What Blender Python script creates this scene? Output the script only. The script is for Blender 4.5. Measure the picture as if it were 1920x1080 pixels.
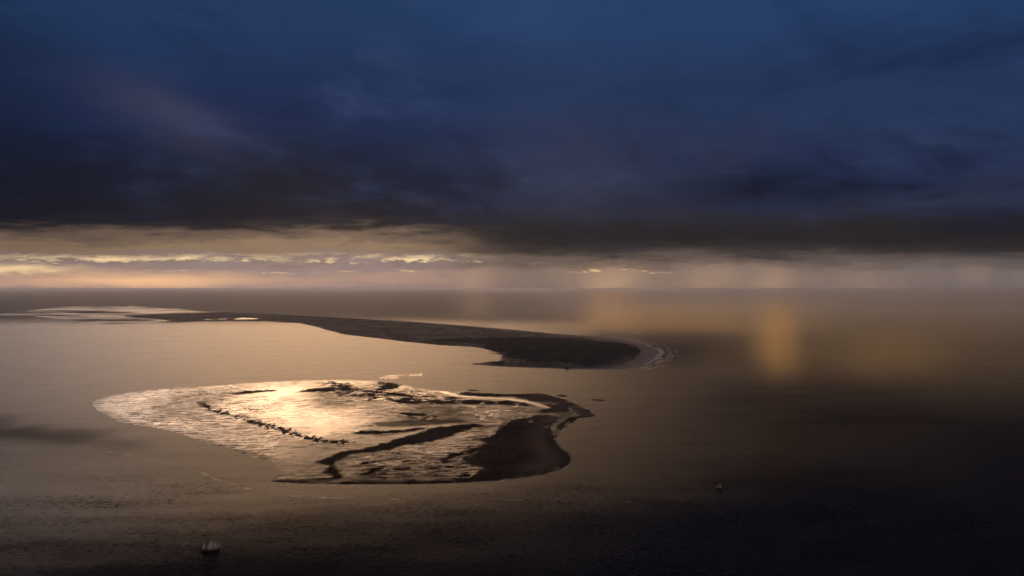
import bpy, bmesh, math, random
import numpy as np
from mathutils import Vector, Matrix

random.seed(7)
for o in list(bpy.data.objects):
    bpy.data.objects.remove(o)
SC = bpy.context.scene
COL = SC.collection

# ------------------------------------------------------------------ camera
CAM_H = 500.0                      # drone / aircraft height in metres
F = 1280.0                         # focal length in photo pixels (24 mm on 36 mm)
cam_d = bpy.data.cameras.new('camera')
cam = bpy.data.objects.new('camera', cam_d)
COL.objects.link(cam)
cam.location = (0, 0, CAM_H)
cam.rotation_euler = (math.radians(90), 0, 0)
cam_d.sensor_width = 36.0
cam_d.lens = 24.0
cam_d.clip_start = 1.0
cam_d.clip_end = 900000.0
SC.camera = cam

# ------------------------------------------------------------------ sun
SUN_AZ = math.atan((580 - 960) / F)      # azimuth of the veiled sun (from +Y to +X)
SUN_EL = math.radians(8.2)
SUN_STRENGTH = 5.0
sun_d = bpy.data.lights.new('sun', 'SUN')
sun = bpy.data.objects.new('sun', sun_d)
COL.objects.link(sun)
to_sun = Vector((math.sin(SUN_AZ) * math.cos(SUN_EL), math.cos(SUN_AZ) * math.cos(SUN_EL), math.sin(SUN_EL)))
sun.rotation_euler = to_sun.to_track_quat('Z', 'Y').to_euler()
sun_d.energy = SUN_STRENGTH
sun_d.angle = math.radians(100.0)        # the storm cloud spreads it over a wide patch ...
sun_d.color = (1.0, 1.0, 1.0)
GLOW_AZ, GLOW_EL = 0.37, 0.061           # ... that fades softly outwards (radians)
sun_d.use_nodes = True
lt = sun_d.node_tree
lt.nodes.clear()

# ------------------------------------------------------------------ render settings
vs = SC.view_settings
SC.display_settings.display_device = 'sRGB'
vs.view_transform = 'Standard'
vs.look = 'None'
vs.gamma = 1.0
vs.exposure = 0.0
vs.use_curve_mapping = False
SC.render.engine = 'CYCLES'
cy = SC.cycles
cy.max_bounces = 6
cy.diffuse_bounces = 2
cy.glossy_bounces = 3
cy.transmission_bounces = 2
cy.transparent_max_bounces = 8
cy.volume_bounces = 3
cy.volume_max_steps = 64
cy.use_denoising = True
cy.sample_clamp_indirect = 4.0


# ------------------------------------------------------------------ node expression helper
class G:
    """small helper: build math node graphs from python expressions"""
    def __init__(self, tree):
        self.t = tree
        self.n = tree.nodes
        self.l = tree.links

    def val(self, node, i, v):
        if isinstance(v, S):
            self.l.new(v.s, node.inputs[i])
        else:
            node.inputs[i].default_value = v

    def m(self, op, *a):
        nd = self.n.new('ShaderNodeMath')
        nd.operation = op
        for i, v in enumerate(a):
            self.val(nd, i, v)
        return S(self, nd.outputs[0])

    def smooth(self, x, a, b, lo=0.0, hi=1.0, kind='SMOOTHSTEP'):
        nd = self.n.new('ShaderNodeMapRange')
        nd.interpolation_type = kind
        for i, v in enumerate((x, a, b, lo, hi)):
            self.val(nd, i, v)
        return S(self, nd.outputs[0])

    def noise(self, vec, scale=1.0, detail=4.0, rough=0.5, dist=0.0):
        nd = self.n.new('ShaderNodeTexNoise')
        nd.noise_dimensions = '3D'
        self.l.new(vec.s, nd.inputs['Vector'])
        nd.inputs['Scale'].default_value = scale
        nd.inputs['Detail'].default_value = detail
        nd.inputs['Roughness'].default_value = rough
        nd.inputs['Distortion'].default_value = dist
        return S(self, nd.outputs['Fac'])

    def vec(self, x, y, z):
        nd = self.n.new('ShaderNodeCombineXYZ')
        for i, v in enumerate((x, y, z)):
            self.val(nd, i, v)
        return S(self, nd.outputs[0])

    def sep(self, v):
        nd = self.n.new('ShaderNodeSeparateXYZ')
        self.l.new(v.s, nd.inputs[0])
        return [S(self, nd.outputs[i]) for i in range(3)]

    def mix(self, fac, a, b, blend='MIX'):
        nd = self.n.new('ShaderNodeMix')
        nd.data_type = 'RGBA'
        nd.blend_type = blend
        nd.clamp_factor = True
        self.val(nd, 0, fac)
        for i, v in ((6, a), (7, b)):
            if isinstance(v, S):
                self.l.new(v.s, nd.inputs[i])
            else:
                nd.inputs[i].default_value = tuple(v) + (1.0,) if len(v) == 3 else v
        return S(self, nd.outputs[2])

    def ramp(self, fac, stops, interp='EASE'):
        nd = self.n.new('ShaderNodeValToRGB')
        cr = nd.color_ramp
        cr.interpolation = interp
        while len(cr.elements) < len(stops):
            cr.elements.new(0.5)
        for e, (p, c) in zip(cr.elements, stops):
            e.position = p
            e.color = tuple(c) + (1.0,)
        self.l.new(fac.s, nd.inputs[0])
        return S(self, nd.outputs[0])

    def attr(self, name):
        nd = self.n.new('ShaderNodeAttribute')
        nd.attribute_name = name
        return S(self, nd.outputs['Fac'])

    def gauss(self, x, c, w):
        d = (x - c) * (1.0 / w)
        return self.m('EXPONENT', (d * d) * -1.0)


class S:
    def __init__(self, g, s):
        self.g, self.s = g, s

    def __add__(self, o): return self.g.m('ADD', self, o)
    def __radd__(self, o): return self.g.m('ADD', o, self)
    def __sub__(self, o): return self.g.m('SUBTRACT', self, o)
    def __rsub__(self, o): return self.g.m('SUBTRACT', o, self)
    def __mul__(self, o): return self.g.m('MULTIPLY', self, o)
    def __rmul__(self, o): return self.g.m('MULTIPLY', o, self)
    def __truediv__(self, o): return self.g.m('DIVIDE', self, o)


# the veiled sun: brightest in the middle, fading outwards
lg = G(lt)
lgeo = lt.nodes.new('ShaderNodeNewGeometry')
lx, ly, lz = lg.sep(S(lg, lgeo.outputs['Incoming']))
lx, ly, lz = lx * -1.0, ly * -1.0, lz * -1.0
LSIGN = 1.0
laz = lg.m('ARCTAN2', lx * LSIGN, ly * LSIGN) - SUN_AZ
lel = lg.m('ARCSINE', lz * LSIGN) - SUN_EL
lfall = lg.m('EXPONENT', (laz * laz) * (-1.0 / GLOW_AZ ** 2) + (lel * lel) * (-1.0 / GLOW_EL ** 2))
lem = lt.nodes.new('ShaderNodeEmission')
lcol = lg.mix(lg.smooth(laz, -0.02, -0.44), (1.0, 0.60, 0.33), (0.84, 0.64, 0.54))
lt.links.new(lcol.s, lem.inputs['Color'])
lt.links.new((lfall * 9.6).s, lem.inputs['Strength'])
lout = lt.nodes.new('ShaderNodeOutputLight')
lt.links.new(lem.outputs[0], lout.inputs['Surface'])


def lin(r, g, b):
    f = lambda c: (c / 255 / 12.92) if c / 255 <= 0.04045 else ((c / 255 + 0.055) / 1.055) ** 2.4
    return (f(r), f(g), f(b))


def azX(X):
    return math.atan((X - 960) / F)


# ------------------------------------------------------------------ world: storm deck over a glowing strip of evening sky
world = bpy.data.worlds.new('World')
SC.world = world
world.use_nodes = True
wt = world.node_tree
wt.nodes.clear()
g = G(wt)
tc = wt.nodes.new('ShaderNodeTexCoord')
D = S(g, tc.outputs['Generated'])
dx, dy, dz = g.sep(D)
hor = g.m('SQRT', dx * dx + dy * dy)
az = g.m('ARCTAN2', dx, dy)
cosa = g.m('MAXIMUM', g.m('COSINE', az), 0.6)
E = (dz / g.m('MAXIMUM', hor, 0.02)) / cosa * F          # height above the horizon in units of 1/1280 of the range
E = g.m('MINIMUM', g.m('MAXIMUM', E, 0.0), 6000.0)
# low stratified noise (seamless round the horizon)
Pl = g.vec(dx * 6.0, dy * 6.0, E * 0.03)
nl1 = g.noise(Pl, 1.0, 5.0, 0.55) - 0.5
nl2 = g.noise(Pl, 2.7, 6.0, 0.6) - 0.5
Pf = g.vec(dx * 42.0, dy * 42.0, E * 0.10)
nf = g.noise(Pf, 1.0, 5.0, 0.6, 0.3) - 0.5
# overhead deck noise on the cloud plane
zz = dz + 0.16
Pd = g.vec(dx / zz, dy / zz, 0.0)
nd1 = g.noise(Pd, 0.9, 6.0, 0.55, 0.5) - 0.5
nd2 = g.noise(Pd, 2.6, 7.0, 0.6, 0.6) - 0.5

right = g.smooth(az + nl1 * 0.12, azX(700), azX(1010))           # 0 left .. 1 right
farright = g.smooth(az, azX(1250), azX(1900))
# base of the deck: soft wobbling edge
Ew = E + nl1 * 64.0 + nl2 * 40.0 + nf * 14.0
k = 1.0 / 640.0
left_ramp = g.ramp(Ew * k, [
    (0.0, lin(150, 128, 126)),
    (20 * k, lin(172, 141, 127)),
    (40 * k, lin(148, 128, 124)),
    (56 * k, lin(138, 118, 110)),
    (80 * k, lin(146, 120, 96)),
    (94 * k, lin(122, 101, 86)),
    (122 * k, lin(38, 35, 42)),
    (140 * k, lin(22, 23, 38)),
    (200 * k, lin(21, 28, 50)),
    (330 * k, lin(25, 42, 78)),
    (540 * k, lin(34, 57, 95)),
])
right_ramp = g.ramp(Ew * k, [
    (0.0, lin(128, 108, 100)),
    (25 * k, lin(132, 112, 102)),
    (48 * k, lin(106, 90, 82)),
    (75 * k, lin(66, 57, 55)),
    (104 * k, lin(46, 42, 44)),
    (135 * k, lin(42, 42, 54)),
    (165 * k, lin(38, 42, 62)),
    (230 * k, lin(36, 46, 76)),
    (360 * k, lin(38, 54, 88)),
    (540 * k, lin(39, 63, 104)),
])
col = g.mix(right, left_ramp, right_ramp)
low = 1.0 - g.smooth(E, 30.0, 90.0)
# greyer, darker to the far right
col = g.mix(farright * 0.62 * low, col, lin(92, 90, 96))
# deck mottling: lighter veils and darker cores
deck = g.smooth(E, 110.0, 200.0)
veil = g.smooth(nd1 + nd2 * 0.45, -0.02, 0.30)
core = g.smooth(nd1 * -1.0 + nd2 * 0.4, 0.0, 0.30)
col = g.mix(veil * deck * 0.5, col, lin(60, 78, 116))
col = g.mix(core * deck * 0.62, col, lin(15, 23, 48))
leftd = g.smooth(az, azX(330), azX(-120)) * g.smooth(E, 100.0, 160.0) * g.smooth(E, 620.0, 300.0)
col = g.mix(leftd * 0.6, col, lin(14, 20, 36))
# soft hanging wisps under the deck
Pw = g.vec(dx * 7.0 + E * 0.004, dy * 7.0, E * 0.011)
nw = g.noise(Pw, 1.0, 5.0, 0.55, 0.5) - 0.5
wband = g.gauss(E, 190.0, 110.0)
col = g.mix(g.smooth(nw, 0.0, 0.22) * wband * 0.4, col, lin(58, 58, 82))
col = g.mix(g.smooth(nw * -1.0, 0.0, 0.2) * wband * 0.6, col, lin(16, 20, 38))
# rosy torn veil on the left, drifting down to the right
A = (az - azX(310)) * 1280.0
Ev = 330.0 - E
along = A * 0.87 + Ev * 0.5 + nd1 * 90.0
across = Ev * 0.87 - A * 0.5 + nd2 * 90.0
rosy = g.m('EXPONENT', (along * along) * (-1.0 / 125.0 ** 2) + (across * across) * (-1.0 / 42.0 ** 2))
col = g.mix(rosy * 0.34, col, lin(84, 78, 96))
# violet drizzle veil below the middle of the deck
vio = g.gauss(az + nd2 * 0.1, azX(1090), 0.16) * g.gauss(E, 215.0, 90.0)
col = g.mix(vio * 0.4, col, lin(62, 62, 80))
# dark masses
for (X, e0, wx, we, amt) in ((450, 190, 0.12, 60, 0.5), (1440, 190, 0.10, 40, 0.6), (60, 170, 0.14, 110, 0.6), (1860, 120, 0.08, 30, 0.55)):
    b = g.gauss(az + nl1 * 0.12, azX(X), wx) * g.gauss(E + nl2 * 60.0, float(e0), float(we))
    col = g.mix(b * amt, col, lin(18, 20, 34))
# dark shelf on the right, hanging under the deck
shelfE = E - (100.0 - (az - azX(1000)) * 28.0) + nl2 * 16.0 + nl1 * 34.0
shelf = g.m('EXPONENT', shelfE * shelfE * (-1.0 / 30.0 ** 2)) * g.smooth(az + nl1 * 0.1, azX(800), azX(960))
col = g.mix(shelf * 0.72, col, lin(36, 33, 37))
# torn bright gaps between the low banks, where the evening light comes through
gapE = E - 50.0 + nl1 * 26.0 + nf * 26.0
rag = g.smooth(nf * 0.6 + nl2 * 0.9, -0.16, 0.22)
gap = g.smooth(gapE, -1.5, 2.0) * g.smooth(gapE, 18.0, 4.0) * rag * (1.0 - g.smooth(az, azX(820), azX(960)))
col = g.mix(gap * 0.95, col, lin(252, 218, 168))
gap2E = E - 31.0 + nl1 * 16.0 + nf * 9.0
rag2 = g.smooth(nl2 + nf * 0.6, 0.04, 0.26)
gap2 = g.smooth(g.m('ABSOLUTE', gap2E), 4.5, 0.8) * rag2 * (1.0 - g.smooth(az, azX(1150), azX(1500)))
col = g.mix(gap2 * 0.9, col, lin(250, 204, 150))
gap3 = g.smooth(g.m('ABSOLUTE', E - 34.0 + nf * 8.0), 5.0, 0.8) * g.smooth(nf, 0.02, 0.22) * g.gauss(az, azX(1140), 0.085)
col = g.mix(gap3 * 0.95, col, lin(250, 205, 150))
# peach glow low down on the left
glow = g.gauss(az, azX(270), 0.12) * g.gauss(E + nl2 * 18.0, 13.0, 13.0)
col = g.mix(glow * 0.9, col, lin(246, 192, 146))
glow2 = g.gauss(az, azX(20), 0.06) * g.gauss(E + nf * 22.0, 36.0, 8.0)
col = g.mix(glow2 * 0.85, col, lin(252, 214, 160))
# rain streaks hanging out of the low bank
Pr = g.vec(dx * 26.0, dy * 26.0, E * 0.004)
nr = g.noise(Pr, 0.45, 3.0, 0.5)
streak = g.smooth(nr, 0.45, 0.75) * g.gauss(E, 22.0, 24.0) * g.smooth(az, azX(500), azX(900))
col = g.mix(streak * 0.25, col, lin(178, 146, 120))
for (X, w_, amt) in ((1150, 0.042, 0.6), (890, 0.028, 0.3), (1330, 0.05, 0.25), (1452, 0.03, 0.3), (1640, 0.06, 0.16)):
    sh = g.gauss(az + nf * 0.02 - (E - 20.0) * 0.0003, azX(X), w_) * g.smooth(E + nf * 30.0, 62.0, 10.0)
    col = g.mix(sh * amt, col, lin(196, 160, 128))

# unseen overhead sky, darkened grey to cut blue light on the water
over = g.smooth(dz, 0.36, 0.62)
col = g.mix(over, col, lin(30, 36, 50))

bg = wt.nodes.new('ShaderNodeBackground')
wt.links.new(col.s, bg.inputs['Color'])
bg.inputs['Strength'].default_value = 1.0
sky = wt.nodes.new('ShaderNodeTexSky')
sky.sky_type = 'NISHITA'
sky.sun_disc = False
sky.sun_elevation = SUN_EL
sky.sun_rotation = SUN_AZ
bg2 = wt.nodes.new('ShaderNodeBackground')
wt.links.new(sky.outputs[0], bg2.inputs['Color'])
bg2.inputs['Strength'].default_value = 0.0003           # what little of the clear sky filters through the overcast
add = wt.nodes.new('ShaderNodeAddShader')
wt.links.new(bg.outputs[0], add.inputs[0])
wt.links.new(bg2.outputs[0], add.inputs[1])
wo = wt.nodes.new('ShaderNodeOutputWorld')
wt.links.new(add.outputs[0], wo.inputs['Surface'])
world.cycles.sampling_method = 'MANUAL'
world.cycles.sample_map_resolution = 1024


# ------------------------------------------------------------------ helpers
def tag(o, label=None, cat=None, group=None, kind=None):
    if label: o['label'] = label
    if cat: o['category'] = cat
    if group: o['group'] = group
    if kind: o['kind'] = kind
    return o


def ground(X, Y):
    """the ground point that lies at photo position X, Y"""
    d = CAM_H * F / (np.asarray(Y, float) - 540.0)
    return (np.asarray(X, float) - 960.0) / F * d, d


def hash2(ix, iy, seed):
    h = (ix.astype(np.int64) * 374761393 + iy.astype(np.int64) * 668265263 + seed * 974711) & 0xFFFFFFFF
    h = ((h ^ (h >> 13)) * 1274126177) & 0xFFFFFFFF
    h = h ^ (h >> 16)
    return (h & 0xFFFFFF) / float(0xFFFFFF)


def vnoise(x, y, seed=0):
    ix = np.floor(x); iy = np.floor(y)
    fx = x - ix; fy = y - iy
    fx = fx * fx * fx * (fx * (fx * 6 - 15) + 10); fy = fy * fy * fy * (fy * (fy * 6 - 15) + 10)
    a = hash2(ix, iy, seed); b = hash2(ix + 1, iy, seed)
    c = hash2(ix, iy + 1, seed); d = hash2(ix + 1, iy + 1, seed)
    return (a + (b - a) * fx) * (1 - fy) + (c + (d - c) * fx) * fy


def fbm(x, y, octv=5, seed=0, gain=0.5):
    s = np.zeros_like(x, dtype=float); amp = 1.0; tot = 0.0
    for i in range(octv):
        s += amp * vnoise(x, y, seed + i * 17)
        tot += amp; amp *= gain
        x = x * 2.03 + 13.7; y = y * 2.03 + 7.1
    return s / tot - 0.5


def sstep(x, a, b):
    t = np.clip((x - a) / (b - a), 0, 1)
    return t * t * (3 - 2 * t)


def pxpoly(pts):
    a = np.array(pts, float)
    gx, gy = ground(a[:, 0], a[:, 1])
    return np.stack([gx, gy], 1)


def sdf(px, py, poly, closed=True):
    """signed distance in metres, positive inside"""
    best = np.full(px.shape, 1e18)
    inside = np.zeros(px.shape, bool)
    n = len(poly)
    for i in range(n if closed else n - 1):
        ax, ay = poly[i]; bx, by = poly[(i + 1) % n]
        ex, ey = bx - ax, by - ay
        L = ex * ex + ey * ey + 1e-9
        t = np.clip(((px - ax) * ex + (py - ay) * ey) / L, 0, 1)
        qx = px - (ax + t * ex); qy = py - (ay + t * ey)
        best = np.minimum(best, qx * qx + qy * qy)
        if closed and ay != by:
            c = ((ay > py) != (by > py)) & (px < (bx - ax) * (py - ay) / (by - ay) + ax)
            inside ^= c
    d = np.sqrt(best)
    return np.where(inside, d, -d) if closed else d


def grid_mesh(name, gx, gy, gz, attrs, mat, keep=None, smooth=True, label=None, cat=None, kind='structure', wrap=False):
    ny, nx = gx.shape
    co = np.stack([gx, gy, gz], -1).reshape(-1, 3).astype(np.float32)
    idx = np.arange(ny * nx).reshape(ny, nx)
    if wrap:
        idx = np.concatenate([idx, idx[:, :1]], 1)
    q = np.stack([idx[:-1, :-1], idx[:-1, 1:], idx[1:, 1:], idx[1:, :-1]], -1).reshape(-1, 4)
    # faces must look up
    a, b, c = co[q[0, 0]], co[q[0, 1]], co[q[0, 3]]
    if np.cross(b - a, c - a)[2] < 0:
        q = q[:, ::-1]
    if keep is not None:
        kf = keep.reshape(-1)[q].any(1)
        q = q[kf]
        used = np.unique(q)
        remap = np.full(len(co), -1, np.int64); remap[used] = np.arange(len(used))
        q = remap[q]; co = co[used]
    else:
        used = np.arange(len(co))
    me = bpy.data.meshes.new(name)
    me.vertices.add(len(co)); me.vertices.foreach_set('co', co.reshape(-1))
    me.loops.add(len(q) * 4); me.loops.foreach_set('vertex_index', q.reshape(-1).astype(np.int32))
    me.polygons.add(len(q))
    me.polygons.foreach_set('loop_start', (np.arange(len(q)) * 4).astype(np.int32))
    me.polygons.foreach_set('use_smooth', np.ones(len(q), bool) if smooth else np.zeros(len(q), bool))
    me.update(calc_edges=True)
    for k_, v in attrs.items():
        at = me.attributes.new(k_, 'FLOAT', 'POINT')
        at.data.foreach_set('value', v.reshape(-1)[used].astype(np.float32))
    me.materials.append(mat)
    o = bpy.data.objects.new(name, me)
    COL.objects.link(o)
    return tag(o, label, cat, kind=kind)


def new_mat(name):
    m = bpy.data.materials.new(name)
    m.use_nodes = True
    t = m.node_tree
    t.nodes.clear()
    gg = G(t)
    out = t.nodes.new('ShaderNodeOutputMaterial')
    return m, t, gg, out


def principled(t, gg, out, **kw):
    p = t.nodes.new('ShaderNodeBsdfPrincipled')
    for k_, v in kw.items():
        s = p.inputs[k_.replace('_', ' ')]
        if isinstance(v, S):
            t.links.new(v.s, s)
        else:
            s.default_value = v
    t.links.new(p.outputs[0], out.inputs['Surface'])
    return p


def layered(t, gg, out, base, rough, nrm, film, cap=0.33, drough=0.9):
    """dull body under a water film; waves and grains hide part of the grazing reflection, so the film never reaches full mirror"""
    d = t.nodes.new('ShaderNodeBsdfDiffuse')
    gl = t.nodes.new('ShaderNodeBsdfGlossy')
    gl.distribution = 'GGX'
    gl.inputs['Color'].default_value = (1, 1, 1, 1)
    fr = t.nodes.new('ShaderNodeFresnel')
    fr.inputs['IOR'].default_value = 1.333
    t.links.new(base.s, d.inputs['Color'])
    t.links.new(rough.s, gl.inputs['Roughness'])
    for nd in (d, gl):
        t.links.new(nrm.s, nd.inputs['Normal'])
    mx = t.nodes.new('ShaderNodeMixShader')
    fac = S(gg, fr.outputs[0]) * film * cap
    t.links.new(fac.s, mx.inputs[0])
    t.links.new(d.outputs[0], mx.inputs[1]); t.links.new(gl.outputs[0], mx.inputs[2])
    t.links.new(mx.outputs[0], out.inputs['Surface'])


def bump(t, gg, height, dist, strength=1.0, normal=None):
    b = t.nodes.new('ShaderNodeBump')
    b.inputs['Distance'].default_value = dist
    if isinstance(strength, S):
        t.links.new(strength.s, b.inputs['Strength'])
    else:
        b.inputs['Strength'].default_value = strength
    t.links.new(height.s, b.inputs['Height'])
    if normal is not None:
        t.links.new(normal.s, b.inputs['Normal'])
    return S(gg, b.outputs[0])


def pos(t, gg):
    n = t.nodes.new('ShaderNodeNewGeometry')
    return S(gg, n.outputs['Position'])


def simple_mat(name, c, rough=0.6, var=0.25, scale=0.6, spec=0.4, trans=0.0):
    m, t, gg, out = new_mat(name)
    tcn = t.nodes.new('ShaderNodeTexCoord')
    v = S(gg, tcn.outputs['Object'])
    n = gg.noise(v, scale, 4.0)
    c0 = tuple(x * (1 - var) for x in c); c1 = tuple(min(1, x * (1 + var)) for x in c)
    cc = gg.mix(gg.smooth(n, 0.3, 0.7), c0, c1)
    principled(t, gg, out, Base_Color=cc, Roughness=rough, Specular_IOR_Level=spec)
    if trans:
        p = [x for x in t.nodes if x.type == 'BSDF_PRINCIPLED'][0]
        tr = t.nodes.new('ShaderNodeBsdfTranslucent')
        t.links.new(cc.s, tr.inputs['Color'])
        mx = t.nodes.new('ShaderNodeMixShader')
        mx.inputs[0].default_value = trans
        t.links.new(p.outputs[0], mx.inputs[1]); t.links.new(tr.outputs[0], mx.inputs[2])
        t.links.new(mx.outputs[0], out.inputs['Surface'])
    return m


# ------------------------------------------------------------------ sea
def sea_material():
    m, t, gg, out = new_mat('sea_water')
    P = pos(t, gg)
    x, y, z = gg.sep(P)
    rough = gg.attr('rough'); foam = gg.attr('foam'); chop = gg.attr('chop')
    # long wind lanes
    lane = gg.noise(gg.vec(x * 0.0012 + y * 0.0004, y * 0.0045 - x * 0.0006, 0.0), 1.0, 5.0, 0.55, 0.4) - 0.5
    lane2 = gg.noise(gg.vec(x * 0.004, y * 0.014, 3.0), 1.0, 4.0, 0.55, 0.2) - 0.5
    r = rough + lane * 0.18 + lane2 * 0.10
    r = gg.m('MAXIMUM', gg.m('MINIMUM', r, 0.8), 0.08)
    # wind waves, crests running slantwise
    c, s = math.cos(0.5), math.sin(0.5)
    u = x * c + y * s; v = y * c - x * s
    w1 = gg.noise(gg.vec(u * 0.055, v * 0.22, 0.0), 1.0, 4.0, 0.6, 0.2)
    w2 = gg.noise(gg.vec(u * 0.14, v * 0.5, 5.0), 1.0, 3.0, 0.6, 0.2)
    n1 = bump(t, gg, w1 * 1.0 + w2 * 0.4, 0.16, chop)
    fn = gg.noise(gg.vec(x * 0.03, y * 0.03, 0.0), 1.0, 6.0, 0.7, 0.6)
    f = gg.smooth(foam + (fn - 0.5) * 0.9, 0.35, 0.8) * gg.smooth(foam, 0.02, 0.3)
    base = gg.mix(f * 0.5, (0.010, 0.0085, 0.0065), (0.5, 0.45, 0.4))
    rr = r + f * 0.12
    glit = gg.smooth(w1 * 0.6 + w2 * 0.4, 0.36, 0.64) - 0.5
    sheen = gg.m('MAXIMUM', 1.0 + lane * 1.3 + lane2 * 0.9 + f * 0.8 + glit * chop * 1.2, 0.12)
    layered(t, gg, out, base, rr, n1, sheen, 0.21)
    return m


TIDE = [(195, 846), (265, 858), (296, 863.6), (335, 874), (374, 884), (400, 896), (421, 908), (465, 916), (517, 926), (567, 931),
        (640, 934), (730, 935.5), (822, 936), (900, 937), (978, 938), (1083, 938), (1180, 941)]
tide = pxpoly(TIDE)


def build_sea():
    fine = np.radians(np.arange(-46, 46.001, 0.13))
    coarse = np.radians(np.arange(50, 311, 4.0))
    th = np.concatenate([fine, coarse])
    r1 = np.array([0.5, 60, 180, 350, 550, 750, 900])
    Yp = np.concatenate([np.arange(1230, 860, -2.0), np.arange(860, 600, -1.3), np.arange(600, 544, -1.0), [543.6, 543.3]])
    r = np.concatenate([r1, CAM_H * F / (Yp - 540.0)])
    R, T = np.meshgrid(r, th, indexing='ij')
    gx, gy = R * np.sin(T), R * np.cos(T)
    d = np.maximum(gy, 1.0)
    front = gy > 50
    Y = np.where(front, 540 + CAM_H * F / d, 1500)
    X = np.where(front, 960 + F * gx / d, np.where(gx > 0, 2600, -600))
    X = np.clip(X, -800, 2800); Y = np.clip(Y, 540, 1600)
    # how ruffled the surface is: rough towards the open sea and left, smooth to the lower right, imitating cloud shadow there and far out
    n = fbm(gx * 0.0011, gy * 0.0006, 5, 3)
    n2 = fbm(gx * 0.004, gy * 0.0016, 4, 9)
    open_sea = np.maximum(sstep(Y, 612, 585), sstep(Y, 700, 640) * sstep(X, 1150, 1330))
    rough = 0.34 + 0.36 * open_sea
    shade_right = sstep(X + n * 500, 1000, 1750) * sstep(Y + n * 60 + n2 * 24, 775, 825)
    rough = rough - 0.17 * shade_right
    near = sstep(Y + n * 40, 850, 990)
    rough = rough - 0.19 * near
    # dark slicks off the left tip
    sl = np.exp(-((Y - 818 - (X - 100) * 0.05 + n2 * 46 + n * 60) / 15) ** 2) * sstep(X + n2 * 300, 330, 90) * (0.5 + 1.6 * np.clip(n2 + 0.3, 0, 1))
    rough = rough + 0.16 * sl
    td = sdf(gx, gy, tide, closed=False)
    foam = np.exp(-((td + n2 * 30) / 11.0) ** 2) * 0.62 * sstep(fbm(gx * 0.01, gy * 0.01, 4, 31), -0.35, 0.1)
    for pl, w_, amt in (([(221, 948.6), (232, 948.2), (252, 948.6)], 1.2, 0.55), ([(376, 1034.2), (340, 1035.5), (290, 1037.5)], 1.0, 0.35)):
        wd = sdf(gx, gy, pxpoly(pl), closed=False)
        foam = np.maximum(foam, amt * np.exp(-(wd / (w_ * 2.2)) ** 2))
    foam[~front] = 0
    chop = 0.2 + 0.8 * sstep(Y + n2 * 40 + n * 30, 810, 985)
    chop *= np.where(front, 1, 1.0)
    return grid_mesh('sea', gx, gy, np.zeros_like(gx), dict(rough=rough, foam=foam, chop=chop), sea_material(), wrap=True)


sea = build_sea()

# ------------------------------------------------------------------ sand
def sand_material():
    m, t, gg, out = new_mat('tidal_sand')
    P = pos(t, gg)
    x, y, z = gg.sep(P)
    dry = gg.attr('dry'); rough = gg.attr('rough'); rip = gg.attr('ripple'); foam = gg.attr('foam')
    n1 = gg.noise(gg.vec(x * 0.012, y * 0.006, 0.0), 1.0, 6.0, 0.6, 0.5)
    n2 = gg.noise(gg.vec(x * 0.05, y * 0.02, 2.0), 1.0, 5.0, 0.65, 0.4)
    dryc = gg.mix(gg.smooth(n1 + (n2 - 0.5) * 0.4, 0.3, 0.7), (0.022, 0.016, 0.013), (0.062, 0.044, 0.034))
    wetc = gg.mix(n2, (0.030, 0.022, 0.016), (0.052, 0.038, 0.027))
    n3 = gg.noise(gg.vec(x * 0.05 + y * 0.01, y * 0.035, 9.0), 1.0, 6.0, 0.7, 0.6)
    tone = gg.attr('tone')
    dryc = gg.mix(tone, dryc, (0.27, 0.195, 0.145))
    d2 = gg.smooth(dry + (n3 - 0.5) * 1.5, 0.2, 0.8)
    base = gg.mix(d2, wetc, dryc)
    fo = gg.smooth(foam + (n2 - 0.5) * 0.8, 0.35, 0.75)
    base = gg.mix(fo, base, (0.48, 0.42, 0.36))
    # ripples: troughs keep a film of water, crests drain
    film = gg.attr('film')
    w = gg.noise(gg.vec(x * 0.016 + y * 0.005, y * 0.070 - x * 0.010, 0.0), 1.0, 5.0, 0.62, 0.5)
    w2 = gg.noise(gg.vec(x * 0.07, y * 0.05, 7.0), 1.0, 5.0, 0.68, 0.8)
    nrm = bump(t, gg, w * 1.0 + w2 * 0.4, 1.6, rip)
    wave = gg.smooth(w * 0.6 + w2 * 0.4, 0.57, 0.43)
    cover = gg.mix(rip, gg.vec(film, 0.0, 0.0), gg.vec(film * (0.12 + wave * 1.7), 0.0, 0.0))
    fl = gg.sep(cover)[0] * (1.0 - d2 * 0.985)
    rr = gg.m('MAXIMUM', rough + (n1 - 0.5) * 0.10, 0.14)
    layered(t, gg, out, base, rr, nrm, fl, 0.55)
    return m


SAND = sand_material()
Z4 = lambda pts: [(140 + x / 3.84, 680 + y / 3.84) for x, y in pts]
Z5 = lambda pts: [(640 + x / 3.84, 680 + y / 3.84) for x, y in pts]
BANK = [(174, 756), (180, 750), (200, 743.5), (235, 736.5), (280, 731), (330, 727), (390, 723.5), (440, 720), (500, 716), (560, 713), (640, 712), (705, 714),
        (760, 722), (800, 730), (840, 733), (900, 736), (950, 739.5), (1000, 738), (1040, 741.5), (1075, 750.5), (1090, 762), (1106, 770), (1116, 779.5), (1112, 781.5),
        (1090, 783.5), (1082, 787), (1064, 797), (1055, 808), (1045, 816), (1041, 824), (1050, 837), (1062, 848), (1071, 860), (1069, 871), (1055, 881),
        (1020, 889), (980, 895.5), (930, 901), (880, 904.5), (820, 906.5), (740, 907.5), (640, 907.5), (560, 906), (511, 902), (524, 894), (525, 888),
        (521, 873), (510, 863.6), (478, 857), (426, 840), (374, 824.5), (335, 811), (286, 800), (231, 793), (205, 780), (184, 768)]
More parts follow.
